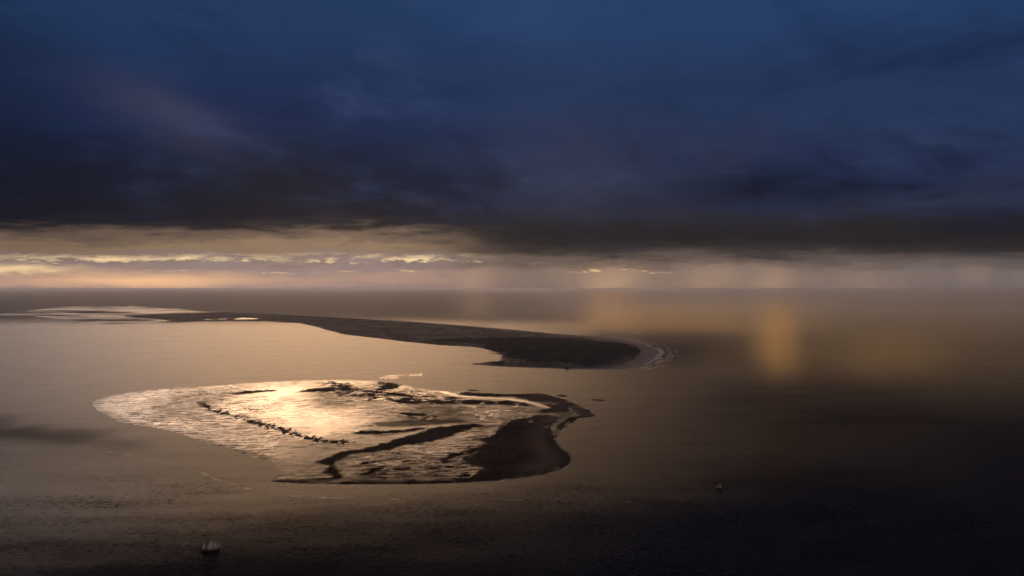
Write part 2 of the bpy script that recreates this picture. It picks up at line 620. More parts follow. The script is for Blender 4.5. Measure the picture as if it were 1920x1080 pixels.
DRY = [
    # central ridge running into the black hook on the near shore
    Z5([(1065, 460), (950, 445), (850, 450), (740, 455), (620, 475), (500, 515), (380, 560), (250, 600), (120, 622), (0, 640)]) +
    Z4([(1850, 680), (1760, 710), (1810, 740), (1790, 800), (1830, 822), (1700, 845), (1430, 850), (1440, 860), (1600, 863), (1850, 850), (1920, 840), (1990, 830),
        (1920, 800), (1885, 765), (1890, 720)]) +
    Z5([(0, 690), (80, 665), (200, 650), (330, 635), (450, 590), (560, 590), (700, 560), (850, 505), (950, 470)]),
    Z5([(50, 510), (150, 490), (300, 490), (500, 475), (620, 470), (560, 490), (450, 510), (300, 520), (150, 520)]),
    # broad dark flat to the right and the near rim
    Z5([(1500, 375), (1590, 400), (1540, 440), (1522, 480), (1545, 525), (1545, 560), (1580, 610), (1640, 670), (1652, 700), (1635, 735), (1560, 768), (1400, 803), (1250, 832),
        (1100, 855), (950, 868), (800, 874), (500, 880), (200, 882), (0, 882), (-100, 880), (-100, 858), (0, 852), (200, 852), (450, 850), (620, 850), (750, 840), (860, 815), (950, 780), (1000, 760), (980, 750),
        (900, 735), (860, 730), (900, 690), (980, 655), (960, 645), (860, 670), (770, 690), (760, 680), (830, 645), (930, 610), (1050, 580), (980, 555), (900, 565),
        (880, 560), (950, 550), (1050, 540), (1100, 510), (1140, 475), (1150, 455), (1250, 405), (1370, 380)]),
    # the right arm
    Z5([(850, 235), (1100, 245), (1250, 250), (1380, 280), (1440, 300), (1482, 325), (1400, 355), (1450, 365), (1520, 360), (1620, 360), (1665, 338), (1690, 375),
        (1600, 410), (1555, 440), (1530, 475), (1552, 525), (1580, 495), (1620, 450), (1700, 410), (1780, 395), (1845, 383), (1795, 350), (1720, 320), (1680, 290), (1600, 260),
        (1500, 235), (1380, 222), (1000, 222), (850, 210)]),
    Z5([(310, 280), (450, 255), (640, 262), (900, 268), (1200, 275), (1340, 290), (1390, 315), (1280, 312), (1100, 303), (850, 300), (600, 302), (400, 292)]),
    Z5([(-20, 178), (100, 185), (300, 208), (550, 232), (720, 245), (560, 255), (300, 232), (100, 212), (-20, 206)]),
    Z4([(1600, 212), (1700, 185), (1920, 172), (1990, 178), (1920, 207), (1700, 216)]),
    Z4([(1110, 222), (1230, 203), (1460, 194), (1470, 206), (1350, 216), (1150, 231)]),
    Z5([(400, 350), (520, 355), (605, 378), (590, 395), (500, 398), (430, 385)]),
    Z5([(620, 385), (680, 383), (700, 392), (660, 405), (625, 400)]),
]
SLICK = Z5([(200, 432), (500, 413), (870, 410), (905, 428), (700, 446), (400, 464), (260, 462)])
BRIGHT = Z4([(1120, 330), (1300, 290), (1400, 235), (1500, 195), (1570, 200), (1600, 260), (1700, 330), (1900, 380), (2000, 420), (1900, 500), (1750, 520), (1600, 490), (1450, 440), (1300, 390)])
CHAIN = Z4([(880, 275), (940, 305), (1010, 340), (1080, 365), (1150, 385), (1230, 405), (1300, 432), (1380, 452), (1450, 468), (1530, 495), (1600, 520), (1680, 540), (1750, 553), (1830, 568), (1930, 578)])
POND = Z5([(1530, 365), (1600, 366), (1660, 342), (1685, 375), (1610, 405), (1580, 392)])
CHANNEL = Z5([(740, 212), (830, 240), (1000, 252), (1200, 262), (1330, 280), (1420, 305), (1478, 325)])


def build_bank():
    X, Y = np.meshgrid(np.arange(150, 1142, 1.1), np.arange(703, 914, 0.55))
    gx, gy = ground(X, Y)
    warp = fbm(gx * 0.012, gy * 0.006, 4, 5) * 30
    sd = sdf(gx, gy, pxpoly(BANK)) + fbm(gx * 0.02, gy * 0.008, 4, 11) * 12 * (0.2 + sstep(Y, 740, 715) + 0.8 * sstep(X, 1000, 1040))
    n = fbm(gx * 0.008, gy * 0.004, 5, 21)
    nf_ = fbm(gx * 0.05, gy * 0.02, 4, 23)
    streak = fbm((gx * 0.95 + gy * 0.2) * 0.012, (gy - gx * 0.2) * 0.034, 6, 41, 0.6)
    dry = np.zeros_like(gx); ridge = np.zeros_like(gx)
    widths = [26, 22, 34, 20, 22, 24, 26, 24, 34, 34]
    for i, (pl, w) in enumerate(zip(DRY, widths)):
        s = sdf(gx, gy, pxpoly(pl))
        soft = 1.6 if i in (2,) else 1.0
        a = sstep(s + warp * (1.0 if i in (0, 2) else 1.4) + nf_ * 30 * soft, -w, w)
        amt = 0.9 if i >= 4 else 1.0
        dry = np.maximum(dry, a * amt)
        ridge = np.maximum(ridge, sstep(s + warp, -w * 1.5, w * 3) * (1.3 if i in (0, 1, 2) else 0.7))
    # mussel-grown chain of dark mounds
    cd = sdf(gx, gy, pxpoly(CHAIN), closed=False)
    blob = fbm(gx * 0.09, gy * 0.06, 4, 77, 0.65)
    chain = sstep(blob + 0.15 * np.exp(-((cd + n * 60) / 30.0) ** 2) - 0.0035 * cd + n * 0.15, 0.09, 0.17)
    dry = np.maximum(dry, chain)
    ridge = np.maximum(ridge, chain * 1.5)
    # torn mud patches between the far strips
    torn = sstep(streak + n * 0.4, 0.07, 0.16) * sstep(Y, 765, 735) * sstep(X, 640, 720) * sstep(X, 1010, 960)
    torn = np.maximum(torn, sstep(streak + nf_ * 0.4, 0.08, 0.18) * 0.9 * sstep(Y, 850, 870) * sstep(X, 640, 700) * sstep(X, 960, 880))
    torn = np.maximum(torn, sstep(fbm(gx * 0.03, gy * 0.022, 5, 55, 0.62), 0.06, 0.18) * 0.6 * sstep(Y, 750, 762) * sstep(Y, 800, 782) * sstep(X, 760, 830) * sstep(X, 1010, 960))
    dry = np.maximum(dry, torn)
    # branching drainage channels
    cw = fbm(gx * 0.006, gy * 0.006, 4, 101) * 60
    rid = np.abs(fbm((gx + cw) * 0.011, (gy + cw * 1.5) * 0.012, 5, 103, 0.55))
    drain = sstep(0.030, 0.004, rid) if False else 1 - sstep(rid, 0.006, 0.045)
    topz = sstep(Y, 758, 748) * sstep(X, 560, 640) * sstep(X, 900, 840)
    midz = sstep(Y, 750, 758) * sstep(Y, 806, 790) * sstep(X, 700, 780)
    lowz = sstep(Y, 840, 855) * sstep(X, 640, 690) * sstep(X, 960, 880)
    dry = np.maximum(dry, topz * sstep(n + nf_ * 0.4, -0.12, 0.10) * 0.85)
    dry *= 1 - drain * np.maximum(topz, np.maximum(midz, lowz * 0.6))
    ch = sdf(gx, gy, pxpoly(CHANNEL), closed=False)
    chan = sstep(ch + nf_ * 8, 26, 12)
    dry *= (1 - chan)
    pond = sstep(sdf(gx, gy, pxpoly(POND)) + nf_ * 8, -3, 4)
    dry *= 1 - pond
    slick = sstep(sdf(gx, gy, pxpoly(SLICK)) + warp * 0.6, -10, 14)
    film = fbm((gx + gy * 0.15) * 0.02, (gy - gx * 0.15) * 0.05, 5, 63, 0.62)
    bright = sstep(sdf(gx, gy, pxpoly(BRIGHT)) + warp * 3 + n * 200 + film * 160, -190, 120)
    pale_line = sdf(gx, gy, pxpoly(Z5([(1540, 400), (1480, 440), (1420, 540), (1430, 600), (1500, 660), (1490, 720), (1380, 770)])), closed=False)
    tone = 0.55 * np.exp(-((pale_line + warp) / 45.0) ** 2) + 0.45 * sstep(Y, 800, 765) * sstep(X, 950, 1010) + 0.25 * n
    rough = 0.34 + n * 0.14 + film * 0.34 - 0.08 * bright
    rough = rough * (1 - chan) + 0.26 * chan
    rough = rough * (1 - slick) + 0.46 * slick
    rough = rough * (1 - pond) + 0.40 * pond
    west = sstep(X, 620, 480)
    far = sstep(Y, 742, 728)
    film2 = 0.68 + film * 1.9 + n * 0.6 + 0.20 * west + 0.2 * far + 0.30 * sstep(X, 420, 230)
    film2 = film2 * (1 - bright) + (1.25 + film * 2.8) * bright
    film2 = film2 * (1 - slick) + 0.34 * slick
    film2 = film2 * (1 - chan) + 0.85 * chan
    film2 = film2 * (1 - pond) + 0.50 * pond
    film2 *= 1 - 0.2 * sstep(X, 800, 1000)
    film2 = film2 * (1 - 0.35 * np.maximum(midz, lowz)) + drain * (0.6 * topz + 0.6 * midz * sstep(X, 1010, 960) + 0.45 * lowz)
    film2 *= 1 + 1.7 * (1 - 0.8 * bright) * fbm(gx * 0.0035, gy * 0.0018, 5, 117)
    film2 *= 0.55 + 0.45 * sstep(sd + nf_ * 40, -5, 60)
    ripple = 0.45 + 0.45 * west - 0.25 * bright + 2.6 * fbm(gx * 0.0035, gy * 0.0025, 4, 131)
    ripple = ripple * (1 - 0.9 * np.maximum(chan, np.maximum(slick, pond)))
    z = 0.55 * np.tanh((sd + 4) / 45.0) + n * 0.35 * sstep(sd, 10, 60) + ridge * sstep(sd, -5, 10) + nf_ * 0.15
    z = np.where(sd < -25, -0.6, z)
    rim = np.exp(-((sd + 1.0) / 6.0) ** 2) * sstep(X, 920, 1010) * sstep(fbm(gx * 0.03, gy * 0.015, 3, 91), -0.35, 0.0)  # edge foam, plus the sunlit wet rim painted in as pale colour
    rim = np.maximum(rim, 0.8 * np.exp(-((sd + 1) / 4.0) ** 2) * sstep(X, 640, 900) * sstep(Y, 880, 900))
    keep = sd > -30
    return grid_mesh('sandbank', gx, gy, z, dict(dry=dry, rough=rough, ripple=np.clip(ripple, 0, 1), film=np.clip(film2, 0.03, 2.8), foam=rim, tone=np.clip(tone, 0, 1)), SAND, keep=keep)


bank = build_bank()


def shoal(poly, seed, hgt=0.5, rough0=0.3, dry0=0.3, name='sandbar', stepx=0.8, stepy=0.4):
    a = np.array(poly)
    X, Y = np.meshgrid(np.arange(a[:, 0].min() - 6, a[:, 0].max() + 6, stepx), np.arange(a[:, 1].min() - 2.5, a[:, 1].max() + 2.5, stepy))
    gx, gy = ground(X, Y)
    sc_ = float(gy.mean()) / 2500
    n = fbm(gx * 0.02 / sc_, gy * 0.012 / sc_, 4, seed)
    sd = sdf(gx, gy, pxpoly(poly)) + n * 22 * sc_
    dry = dry0 + n * 1.2
    z = hgt * np.tanh(sd / (25 * sc_)) + n * 0.2
    z = np.where(sd < -20 * sc_, -0.5, z)
    return grid_mesh(name, gx, gy, z, dict(dry=np.clip(dry, 0, 1), rough=np.full_like(gx, rough0), ripple=np.full_like(gx, 0.5), film=0.42 + n * 0.6, foam=np.zeros_like(gx), tone=np.full_like(gx, 0.3)),
                     SAND, keep=sd > -25 * sc_)


shoal(Z5([(262, 105), (320, 95), (380, 88), (480, 84), (575, 78), (578, 92), (500, 98), (420, 106), (370, 120), (300, 115)]), 4, 0.4, 0.22, 0.2)
shoal(Z5([(1790, 264), (1840, 262), (1900, 270), (1890, 276), (1800, 273)]), 6, 0.6, 0.4, 1.0)
shoal(Z5([(1385, 214), (1430, 218), (1500, 230), (1490, 238), (1420, 232)]), 8, 0.6, 0.4, 1.0)
shoal(Z5([(1550, 232), (1605, 234), (1612, 244), (1560, 243)]), 9, 0.6, 0.4, 1.0)
shoal(Z5([(-60, 133), (100, 126), (290, 138), (295, 147), (120, 140)]), 10, 0.4, 0.4, 0.9)
shoal(Z5([(920, 194), (975, 198), (970, 204), (925, 202)]), 12, 0.5, 0.4, 1.0)


# ------------------------------------------------------------------ island
def island_material():
    m, t, gg, out = new_mat('dune_island')
    P = pos(t, gg)
    x, y, z = gg.sep(P)
    veg = gg.attr('veg'); wood = gg.attr('wood'); wet = gg.attr('wet'); foam = gg.attr('foam'); pale = gg.attr('pale')
    n1 = gg.noise(gg.vec(x * 0.004, y * 0.002, 0.0), 1.0, 6.0, 0.6, 0.4)
    n2 = gg.noise(gg.vec(x * 0.02, y * 0.008, 2.0), 1.0, 5.0, 0.65, 0.3)
    heath = gg.mix(gg.smooth(n1 * 0.6 + n2 * 0.4, 0.40, 0.58), (0.24, 0.20, 0.125), (0.46, 0.38, 0.27))
    forest = gg.mix(n2, (0.09, 0.078, 0.048), (0.20, 0.168, 0.11))
    green = gg.mix(gg.smooth(wood + (n2 - 0.5) * 0.7, 0.35, 0.65), heath, forest)
    beach = gg.mix(n2, (0.45, 0.38, 0.30), (0.62, 0.53, 0.43))
    wetc = (0.05, 0.04, 0.032, 1.0)
    sandc = gg.mix(wet, beach, wetc)
    base = gg.mix(gg.smooth(veg + (n2 - 0.5) * 0.35, 0.35, 0.65), sandc, green)
    base = gg.mix(gg.smooth(pale + (n2 - 0.5) * 0.9, 0.45, 0.7), base, (0.34, 0.30, 0.27))
    base = gg.mix(gg.smooth(foam + (n2 - 0.5) * 0.9, 0.4, 0.7), base, (0.85, 0.82, 0.78))
    nrm = bump(t, gg, n2, 6.0, veg * 0.8)
    fl = gg.attr('film') * gg.smooth(wet, 0.3, 0.8) * (0.4 + n2 * 1.2)
    layered(t, gg, out, base, gg.smooth(wet, 0.0, 1.0, 0.7, 0.3), nrm, fl, 0.30)
    return m


VEG = [(227, 592), (283, 589.2), (343, 587.4), (400, 587.8), (500, 590), (570, 593), (640, 596.5), (773, 605), (890, 614), (1007, 625), (1073, 631), (1123, 636),
       (1173, 642.5), (1198, 651), (1204, 658), (1200, 665), (1190, 673), (1175, 681), (1160, 686), (1107, 689), (1063, 690), (1007, 688.5), (940, 686), (915, 684.5), (886, 682.3), (906, 680), (940, 677),
       (942, 665), (923, 658), (893, 650.5), (823, 646.7), (773, 641.7), (706, 633), (660, 628), (640, 625), (600, 613), (563, 605), (500, 601.5), (420, 601),
       (333, 604), (290, 604), (320, 601.5), (300, 599), (253, 595.5)]
LAND = [(120, 577.5), (160, 576), (250, 575.5), (330, 580), (400, 584.5), (500, 588), (570, 591.3), (640, 595), (773, 603.2), (890, 612), (1007, 622.5), (1073, 628), (1140, 631.5), (1180, 638),
        (1215, 647), (1236, 655), (1240, 663), (1228, 674), (1205, 686), (1170, 691.5), (1140, 692.5), (1063, 692), (1007, 690), (940, 687.3), (912, 685.5), (884, 682.5), (904, 679.5), (938, 676.6), (940.5, 665),
        (922, 658.3), (893, 651), (823, 647.3), (773, 642.3), (706, 634), (660, 629), (638, 626), (598, 614), (561, 606), (500, 602.5), (420, 602), (340, 606), (290, 605.5), (240, 602), (180, 604), (120, 600),
        (60, 592), (100, 588), (40, 583)]
WOOD = [(820, 641), (900, 636), (1000, 634), (1100, 640), (1170, 650), (1190, 660), (1170, 676), (1100, 686), (1000, 684), (955, 676), (960, 662), (900, 649)]
FLAT = [(0, 590.5), (30, 588), (80, 584), (50, 579.5), (90, 576), (130, 574.8), (250, 574.2), (340, 579.5), (300, 590), (330, 603), (260, 606), (190, 608.5), (140, 606.5), (110, 601), (120, 596), (60, 592)]
DARKS = [[(118, 586), (135, 584), (175, 584), (230, 585), (258, 586.4), (200, 587.3), (150, 587.8)]]
POOLS = [[(372, 599.8), (398, 598.2), (402, 599.2), (390, 600.8)], [(403, 599), (425, 597), (428, 598.4), (410, 600)], [(436, 598.5), (455, 595.7), (492, 597.6), (480, 599.2), (445, 599.8)], [(497, 597.5), (512, 597.2), (512, 598.4)]]
HARB = [(946, 677.5), (975, 675.3), (1000, 677), (1020, 679), (985, 679.5), (950, 679.5)]


def build_island():
    X, Y = np.meshgrid(np.arange(-10, 1275, 1.3), np.concatenate([np.arange(572, 610, 0.22), np.arange(610, 698, 0.4)]))
    gx, gy = ground(X, Y)
    sc_ = gy / 5000.0
    n = fbm(gx * 0.004, gy * 0.002, 5, 2)
    nf_ = fbm(gx * 0.02, gy * 0.006, 4, 4)
    land = sdf(gx, gy, pxpoly(LAND)) + nf_ * 25 * sc_
    veg_sd = sdf(gx, gy, pxpoly(VEG)) + nf_ * 40 * sc_
    flat = sdf(gx, gy, pxpoly(FLAT)) + n * 250
    wood_sd = sdf(gx, gy, pxpoly(WOOD)) + n * 300
    veg = sstep(veg_sd, -12, 16)
    dk = np.zeros_like(gx)
    for p_ in DARKS:
        dk = np.maximum(dk, sstep(sdf(gx, gy, pxpoly(p_)) + nf_ * 60, -40, 40))
    pool = np.zeros_like(gx)
    for p_ in POOLS:
        pool = np.maximum(pool, sstep(sdf(gx, gy, pxpoly(p_)) + nf_ * 14, -8, 8))
    veg = np.maximum(veg * (1 - pool), dk * 0.9)
    wood = sstep(wood_sd, -120, 120)
    dune = sstep(veg_sd, 0, 120)
    ridge = np.exp(-((veg_sd - 120) / 110) ** 2)
    z = 0.9 * np.tanh(land / 30.0)
    z = np.maximum(z, np.where(flat > -150, 0.22 * np.tanh(flat / 200) + 1.0 * fbm(gx * 0.0022, gy * 0.0018, 5, 71) - 0.03, -1))
    z = z + dune * (3.0 + 8.0 * (n + 0.5) + 3.5 * nf_) + ridge * veg * 3 + wood * dune * (4 + 5 * (nf_ + 0.5))
    z = z - pool * dune * 0
    lo = (land < -60) & (flat < -200)
    z = np.where(lo, -1.2, z)
    z = np.where(pool > 0.5, np.minimum(z, 0.6), z)
    wet = np.maximum(sstep(land, 22, -4), sstep(X, 480, 330) * (1 - veg))
    wet = np.maximum(wet, pool) * (1 - 0.0 * veg)
    pale = sstep(sdf(gx, gy, pxpoly(HARB)) + nf_ * 50, -18, 24) * 0.75
    east = sstep(X, 1090, 1180)
    foam = np.exp(-((land - 2) / (9.0 + 10 * sc_)) ** 2) * (0.6 + 0.35 * east) * sstep(Y, 690, 680) * sstep(X, 250, 500)
    for off in (20, 38, 58, 80, 105, 130):
        foam = np.maximum(foam, np.exp(-((land + off * (0.6 + 0.8 * (n + 0.5))) / 7.0) ** 2) * 0.95 * east * sstep(fbm(gx * 0.009 + off, gy * 0.006, 3, 8), -0.16, 0.02))
    # low foam ridges break just above the water in front of the east beach
    z = np.where((foam > 0.35) & (land < 6), np.maximum(z, 0.25), z)
    film = 0.36 + 1.3 * fbm(gx * 0.0012, gy * 0.0016, 5, 14) + pool * 0.5
    film = np.clip(film, 0.05, 1.3)
    keep = (z > -0.7) | (land > -70)
    return grid_mesh('island', gx, gy, z, dict(veg=veg, wood=wood, film=film, wet=np.clip(wet, 0, 1), foam=foam, pale=pale), island_material(), keep=keep), (X, Y, gx, gy, z, wood, veg)


island, ISL = build_island()


# ------------------------------------------------------------------ scrub and small wood on the island (too many and too far to count)
def build_woodland():
    X, Y, gx, gy, z, wood, veg = ISL
    rng = np.random.default_rng(5)
    cand = np.argwhere((veg > 0.9) & (X > 560))
    sel = cand[rng.integers(0, len(cand), 9000)]
    base = np.array([(0, 0, 1.0), (1, 0, .25), (.3, .95, .3), (-.8, .6, .25), (-.8, -.6, .3), (.3, -.95, .25), (.6, .3, .8), (-.5, .1, .85)])
    tri = np.array([(1, 2, 6), (2, 3, 7), (3, 4, 7), (4, 5, 0), (5, 1, 6), (6, 2, 0), (2, 7, 0), (7, 4, 0), (5, 6, 0)])
    vs_, fs_ = [], []
    for i, (a, b) in enumerate(sel):
        w = wood[a, b]
        if w < 0.5 and rng.random() < 0.6:
            continue
        s = rng.uniform(5, 11) * (0.7 + 0.5 * w)
        h = rng.uniform(3, 6) + w * rng.uniform(2, 6)
        th = rng.uniform(0, 6.28); c_, s_ = math.cos(th), math.sin(th)
        p = base * (s, s, h) * rng.uniform(0.85, 1.15, (8, 3))
        q = np.stack([p[:, 0] * c_ - p[:, 1] * s_, p[:, 0] * s_ + p[:, 1] * c_, p[:, 2] - 0.5], 1)
        q += (gx[a, b] + rng.uniform(-8, 8), gy[a, b] + rng.uniform(-20, 20), z[a, b])
        fs_.append(tri + len(vs_) * 8)
        vs_.append(q)
    V = np.concatenate(vs_); Fc = np.concatenate(fs_)
    me = bpy.data.meshes.new('woodland')
    me.from_pydata(V.tolist(), [], Fc.tolist())
    me.materials.append(simple_mat('scrub', (0.12, 0.10, 0.062), 0.95, 0.4, 0.02, 0.05))
    o = bpy.data.objects.new('woodland', me)
    COL.objects.link(o)
    tag(o, 'dark pine wood and scrub covering the long dune island', 'woodland', kind='stuff')


build_woodland()


# ------------------------------------------------------------------ mesh building helpers for the boats
def mesh_obj(name, bm, mat, parent=None, smooth=False):
    me = bpy.data.meshes.new(name)
    bmesh.ops.recalc_face_normals(bm, faces=bm.faces)
    bm.to_mesh(me); bm.free()
    for p in me.polygons:
        p.use_smooth = smooth
    me.materials.append(mat)
    o = bpy.data.objects.new(name, me)
    COL.objects.link(o)
    if parent: o.parent = parent
    return o


def spar(bm, a, b, r0, r1, seg=8):
    a, b = Vector(a), Vector(b)
    d = (b - a).normalized()
    q = d.to_track_quat('Z', 'Y').to_matrix()
    ra = [bm.verts.new(a + q @ Vector((math.cos(i * 2 * math.pi / seg) * r0, math.sin(i * 2 * math.pi / seg) * r0, 0))) for i in range(seg)]
    rb = [bm.verts.new(b + q @ Vector((math.cos(i * 2 * math.pi / seg) * r1, math.sin(i * 2 * math.pi / seg) * r1, 0))) for i in range(seg)]
    for i in range(seg):
        bm.faces.new((ra[i], ra[(i + 1) % seg], rb[(i + 1) % seg], rb[i]))
    bm.faces.new(ra[::-1]); bm.faces.new(rb)


def box(bm, x0, x1, y0, y1, z0, z1):
    r = bmesh.ops.create_cube(bm, size=1.0)
    for v in r['verts']:
        v.co = Vector((x0 + (v.co.x + .5) * (x1 - x0), y0 + (v.co.y + .5) * (y1 - y0), z0 + (v.co.z + .5) * (z1 - z0)))


def hull_bm(L, B, free, draft, sheer=0.8, stern_w=0.55, n=20):
    """x along the hull, bow at +L/2"""
    bm = bmesh.new()
    rows = []
    for i in range(n + 1):
        t = i / n
        x = -L / 2 + L * t
        w = B / 2 * (1 - max(0, (t - 0.55) / 0.45) ** 2.2) * (stern_w + (1 - stern_w) * min(1, t / 0.35) ** 0.7)
        w = max(w, 0.04)
        zt = free + sheer * (2 * t - 0.9) ** 2
        dr = draft * (1 - 0.75 * abs(2 * t - 1) ** 3)
        prof = [(w * 0.92, zt), (w, zt * 0.75), (w * 0.96, 0.1), (w * 0.6, -dr * 0.6), (0.02, -dr)]
        row = [bm.verts.new((x + (0.03 * L * (zz_ / free) if t > 0.95 else 0), yy, zz_)) for yy, zz_ in prof]
        row += [bm.verts.new((x + (0.03 * L * (zz_ / free) if t > 0.95 else 0), -yy, zz_)) for yy, zz_ in prof[::-1]]
        rows.append(row)
    for i in range(n):
        for j in range(9):
            bm.faces.new((rows[i][j], rows[i + 1][j], rows[i + 1][j + 1], rows[i][j + 1]))
    bm.faces.new(rows[0]); bm.faces.new(rows[-1][::-1])
    return bm


def deck_bm(L, B, free, sheer, stern_w, n=20):
    bm = bmesh.new()
    rows = []
    for i in range(n + 1):
        t = i / n
        x = -L / 2 + L * t
        w = B / 2 * (1 - max(0, (t - 0.55) / 0.45) ** 2.2) * (stern_w + (1 - stern_w) * min(1, t / 0.35) ** 0.7)
        w = max(w, 0.04) * 0.9
        zt = free + sheer * (2 * t - 0.9) ** 2 - 0.35
        rows.append((bm.verts.new((x, w, zt)), bm.verts.new((x, -w, zt))))
    for i in range(n):
        bm.faces.new((rows[i][0], rows[i + 1][0], rows[i + 1][1], rows[i][1]))
    return bm


def sail_bm(corners, belly=0.6, n=8, thick=0.04):
    """quad or triangle sail in the xz plane, bellying out along y, with real thickness"""
    c = [Vector(p) for p in corners]
    if len(c) == 3:
        c = [c[0], c[1], c[2], c[2]]
    bm = bmesh.new()
    layers = []
    for s in (-thick / 2, thick / 2):
        g_ = []
        for i in range(n + 1):
            u = i / n
            row = []
            for j in range(n + 1):
                v = j / n
                p = (c[0] * (1 - u) + c[1] * u) * (1 - v) + (c[3] * (1 - u) + c[2] * u) * v
                p.y += belly * math.sin(math.pi * u) * math.sin(math.pi * min(1, v * 0.9 + 0.05)) + s
                row.append(bm.verts.new(p))
            g_.append(row)
        layers.append(g_)
    for li, g_ in enumerate(layers):
        for i in range(n):
            for j in range(n):
                f = (g_[i][j], g_[i + 1][j], g_[i + 1][j + 1], g_[i][j + 1])
                bm.faces.new(f if li else f[::-1])
    a, b = layers
    rim = [(i, 0) for i in range(n)] + [(n, j) for j in range(n)] + [(i, n) for i in range(n, 0, -1)] + [(0, j) for j in range(n, 0, -1)]
    for k_ in range(len(rim)):
        (i, j), (i2, j2) = rim[k_], rim[(k_ + 1) % len(rim)]
        bm.faces.new((a[i][j], a[i2][j2], b[i2][j2], b[i][j]))
    bmesh.ops.remove_doubles(bm, verts=bm.verts, dist=1e-4)
    bmesh.ops.dissolve_degenerate(bm, edges=bm.edges, dist=1e-4)
    return bm


M_HULL = simple_mat('tarred_hull', (0.012, 0.011, 0.012), 0.45, 0.3, 0.4, 0.4)
M_DECK = simple_mat('worn_deck', (0.09, 0.065, 0.045), 0.8, 0.3, 0.7, 0.2)
M_WOOD = simple_mat('varnished_spar', (0.035, 0.024, 0.016), 0.5, 0.3, 0.6, 0.4)
M_SAIL = simple_mat('sailcloth', (0.72, 0.72, 0.73), 0.85, 0.06, 0.3, 0.15, 0.35)
M_BUOY = simple_mat('buoy_paint', (0.03, 0.012, 0.010), 0.5, 0.3, 0.8, 0.4)
M_CABIN = simple_mat('cabin_paint', (0.14, 0.13, 0.13), 0.55, 0.2, 0.5, 0.3)


def root(name, X, Y, rz, label, cat, z=0.0):
    gx, gy = ground(X, Y)
    e = bpy.data.objects.new(name, None)
    COL.objects.link(e)
    e.location = (float(gx), float(gy), z)
    e.rotation_euler = (0, 0, rz)
    e.empty_display_size = 5
    return tag(e, label, cat)


# ---- two-masted schooner, bow to the right
sch = root('schooner', 394.5, 1033.2, math.radians(4), 'two masted schooner under pale sails with a dark hull on open water', 'ship')
L = 34.0
mesh_obj('hull', hull_bm(L, 7.4, 2.6, 2.4, 1.1, 0.6), M_HULL, sch, True)
mesh_obj('deck', deck_bm(L, 7.4, 2.6, 1.1, 0.6), M_DECK, sch)
for (xm, h) in ((-8.6, 19.5), (6.2, 24.5)):
    bm = bmesh.new(); spar(bm, (xm, 0, 1.0), (xm, 0, h), 0.34, 0.14); mesh_obj('mast', bm, M_WOOD, sch, True)
bm = bmesh.new(); spar(bm, (L / 2 - 3, 0, 3.2), (L / 2 + 5.5, 0, 5.4), 0.28, 0.12); mesh_obj('bowsprit', bm, M_WOOD, sch, True)
for (x0, x1, zb) in ((-8.8, -15.8, 4.3), (5.9, -7.6, 4.1)):
    bm = bmesh.new(); spar(bm, (x0, 0, zb), (x1, 0, zb + 0.3), 0.18, 0.13); mesh_obj('boom', bm, M_WOOD, sch, True)
for (x0, x1, z0, z1) in ((-8.8, -11.6, 15.2, 17.6), (5.9, 0.2, 17.6, 20.6)):
    bm = bmesh.new(); spar(bm, (x0, 0, z0), (x1, 0, z1), 0.15, 0.1); mesh_obj('gaff', bm, M_WOOD, sch, True)
mesh_obj('mizzen_sail', sail_bm([(-9.0, 0, 4.7), (-15.5, 0, 5.0), (-11.5, 0, 17.3), (-9.0, 0, 15.0)], 0.9), M_SAIL, sch, True)
mesh_obj('main_sail', sail_bm([(5.7, 0, 4.5), (-7.3, 0, 4.8), (0.3, 0, 20.2), (5.7, 0, 17.3)], 1.2), M_SAIL, sch, True)
mesh_obj('staysail', sail_bm([(14.6, 0, 5.2), (6.9, 0, 5.0), (6.9, 0, 20.5)], 0.9), M_SAIL, sch, True)
mesh_obj('jib', sail_bm([(20.2, 0, 6.4), (14.4, 0, 7.6), (9.6, 0, 19.2)], 0.8), M_SAIL, sch, True)
bm = bmesh.new(); box(bm, -13.5, -10.2, -1.5, 1.5, 2.2, 4.0); mesh_obj('deckhouse', bm, M_CABIN, sch)
bm = bmesh.new(); box(bm, -2.5, 2.6, -1.6, 1.6, 2.2, 3.3); mesh_obj('hatch', bm, M_CABIN, sch)
bm = bmesh.new()
for (a, b) in (((6.2, 0, 24.0), (L / 2 + 5.3, 0, 5.3)), ((6.2, 0, 21.0), (L / 2, 0, 4.2)), ((-8.6, 0, 19.2), (6.2, 0, 22.0)), ((6.2, 0, 21.5), (4.0, 3.4, 2.6)), ((6.2, 0, 21.5), (4.0, -3.4, 2.6)),
               ((-8.6, 0, 17.5), (-10.4, 3.2, 2.6)), ((-8.6, 0, 17.5), (-10.4, -3.2, 2.6))):
    spar(bm, a, b, 0.05, 0.05, 5)
mesh_obj('rigging', bm, M_WOOD, sch)

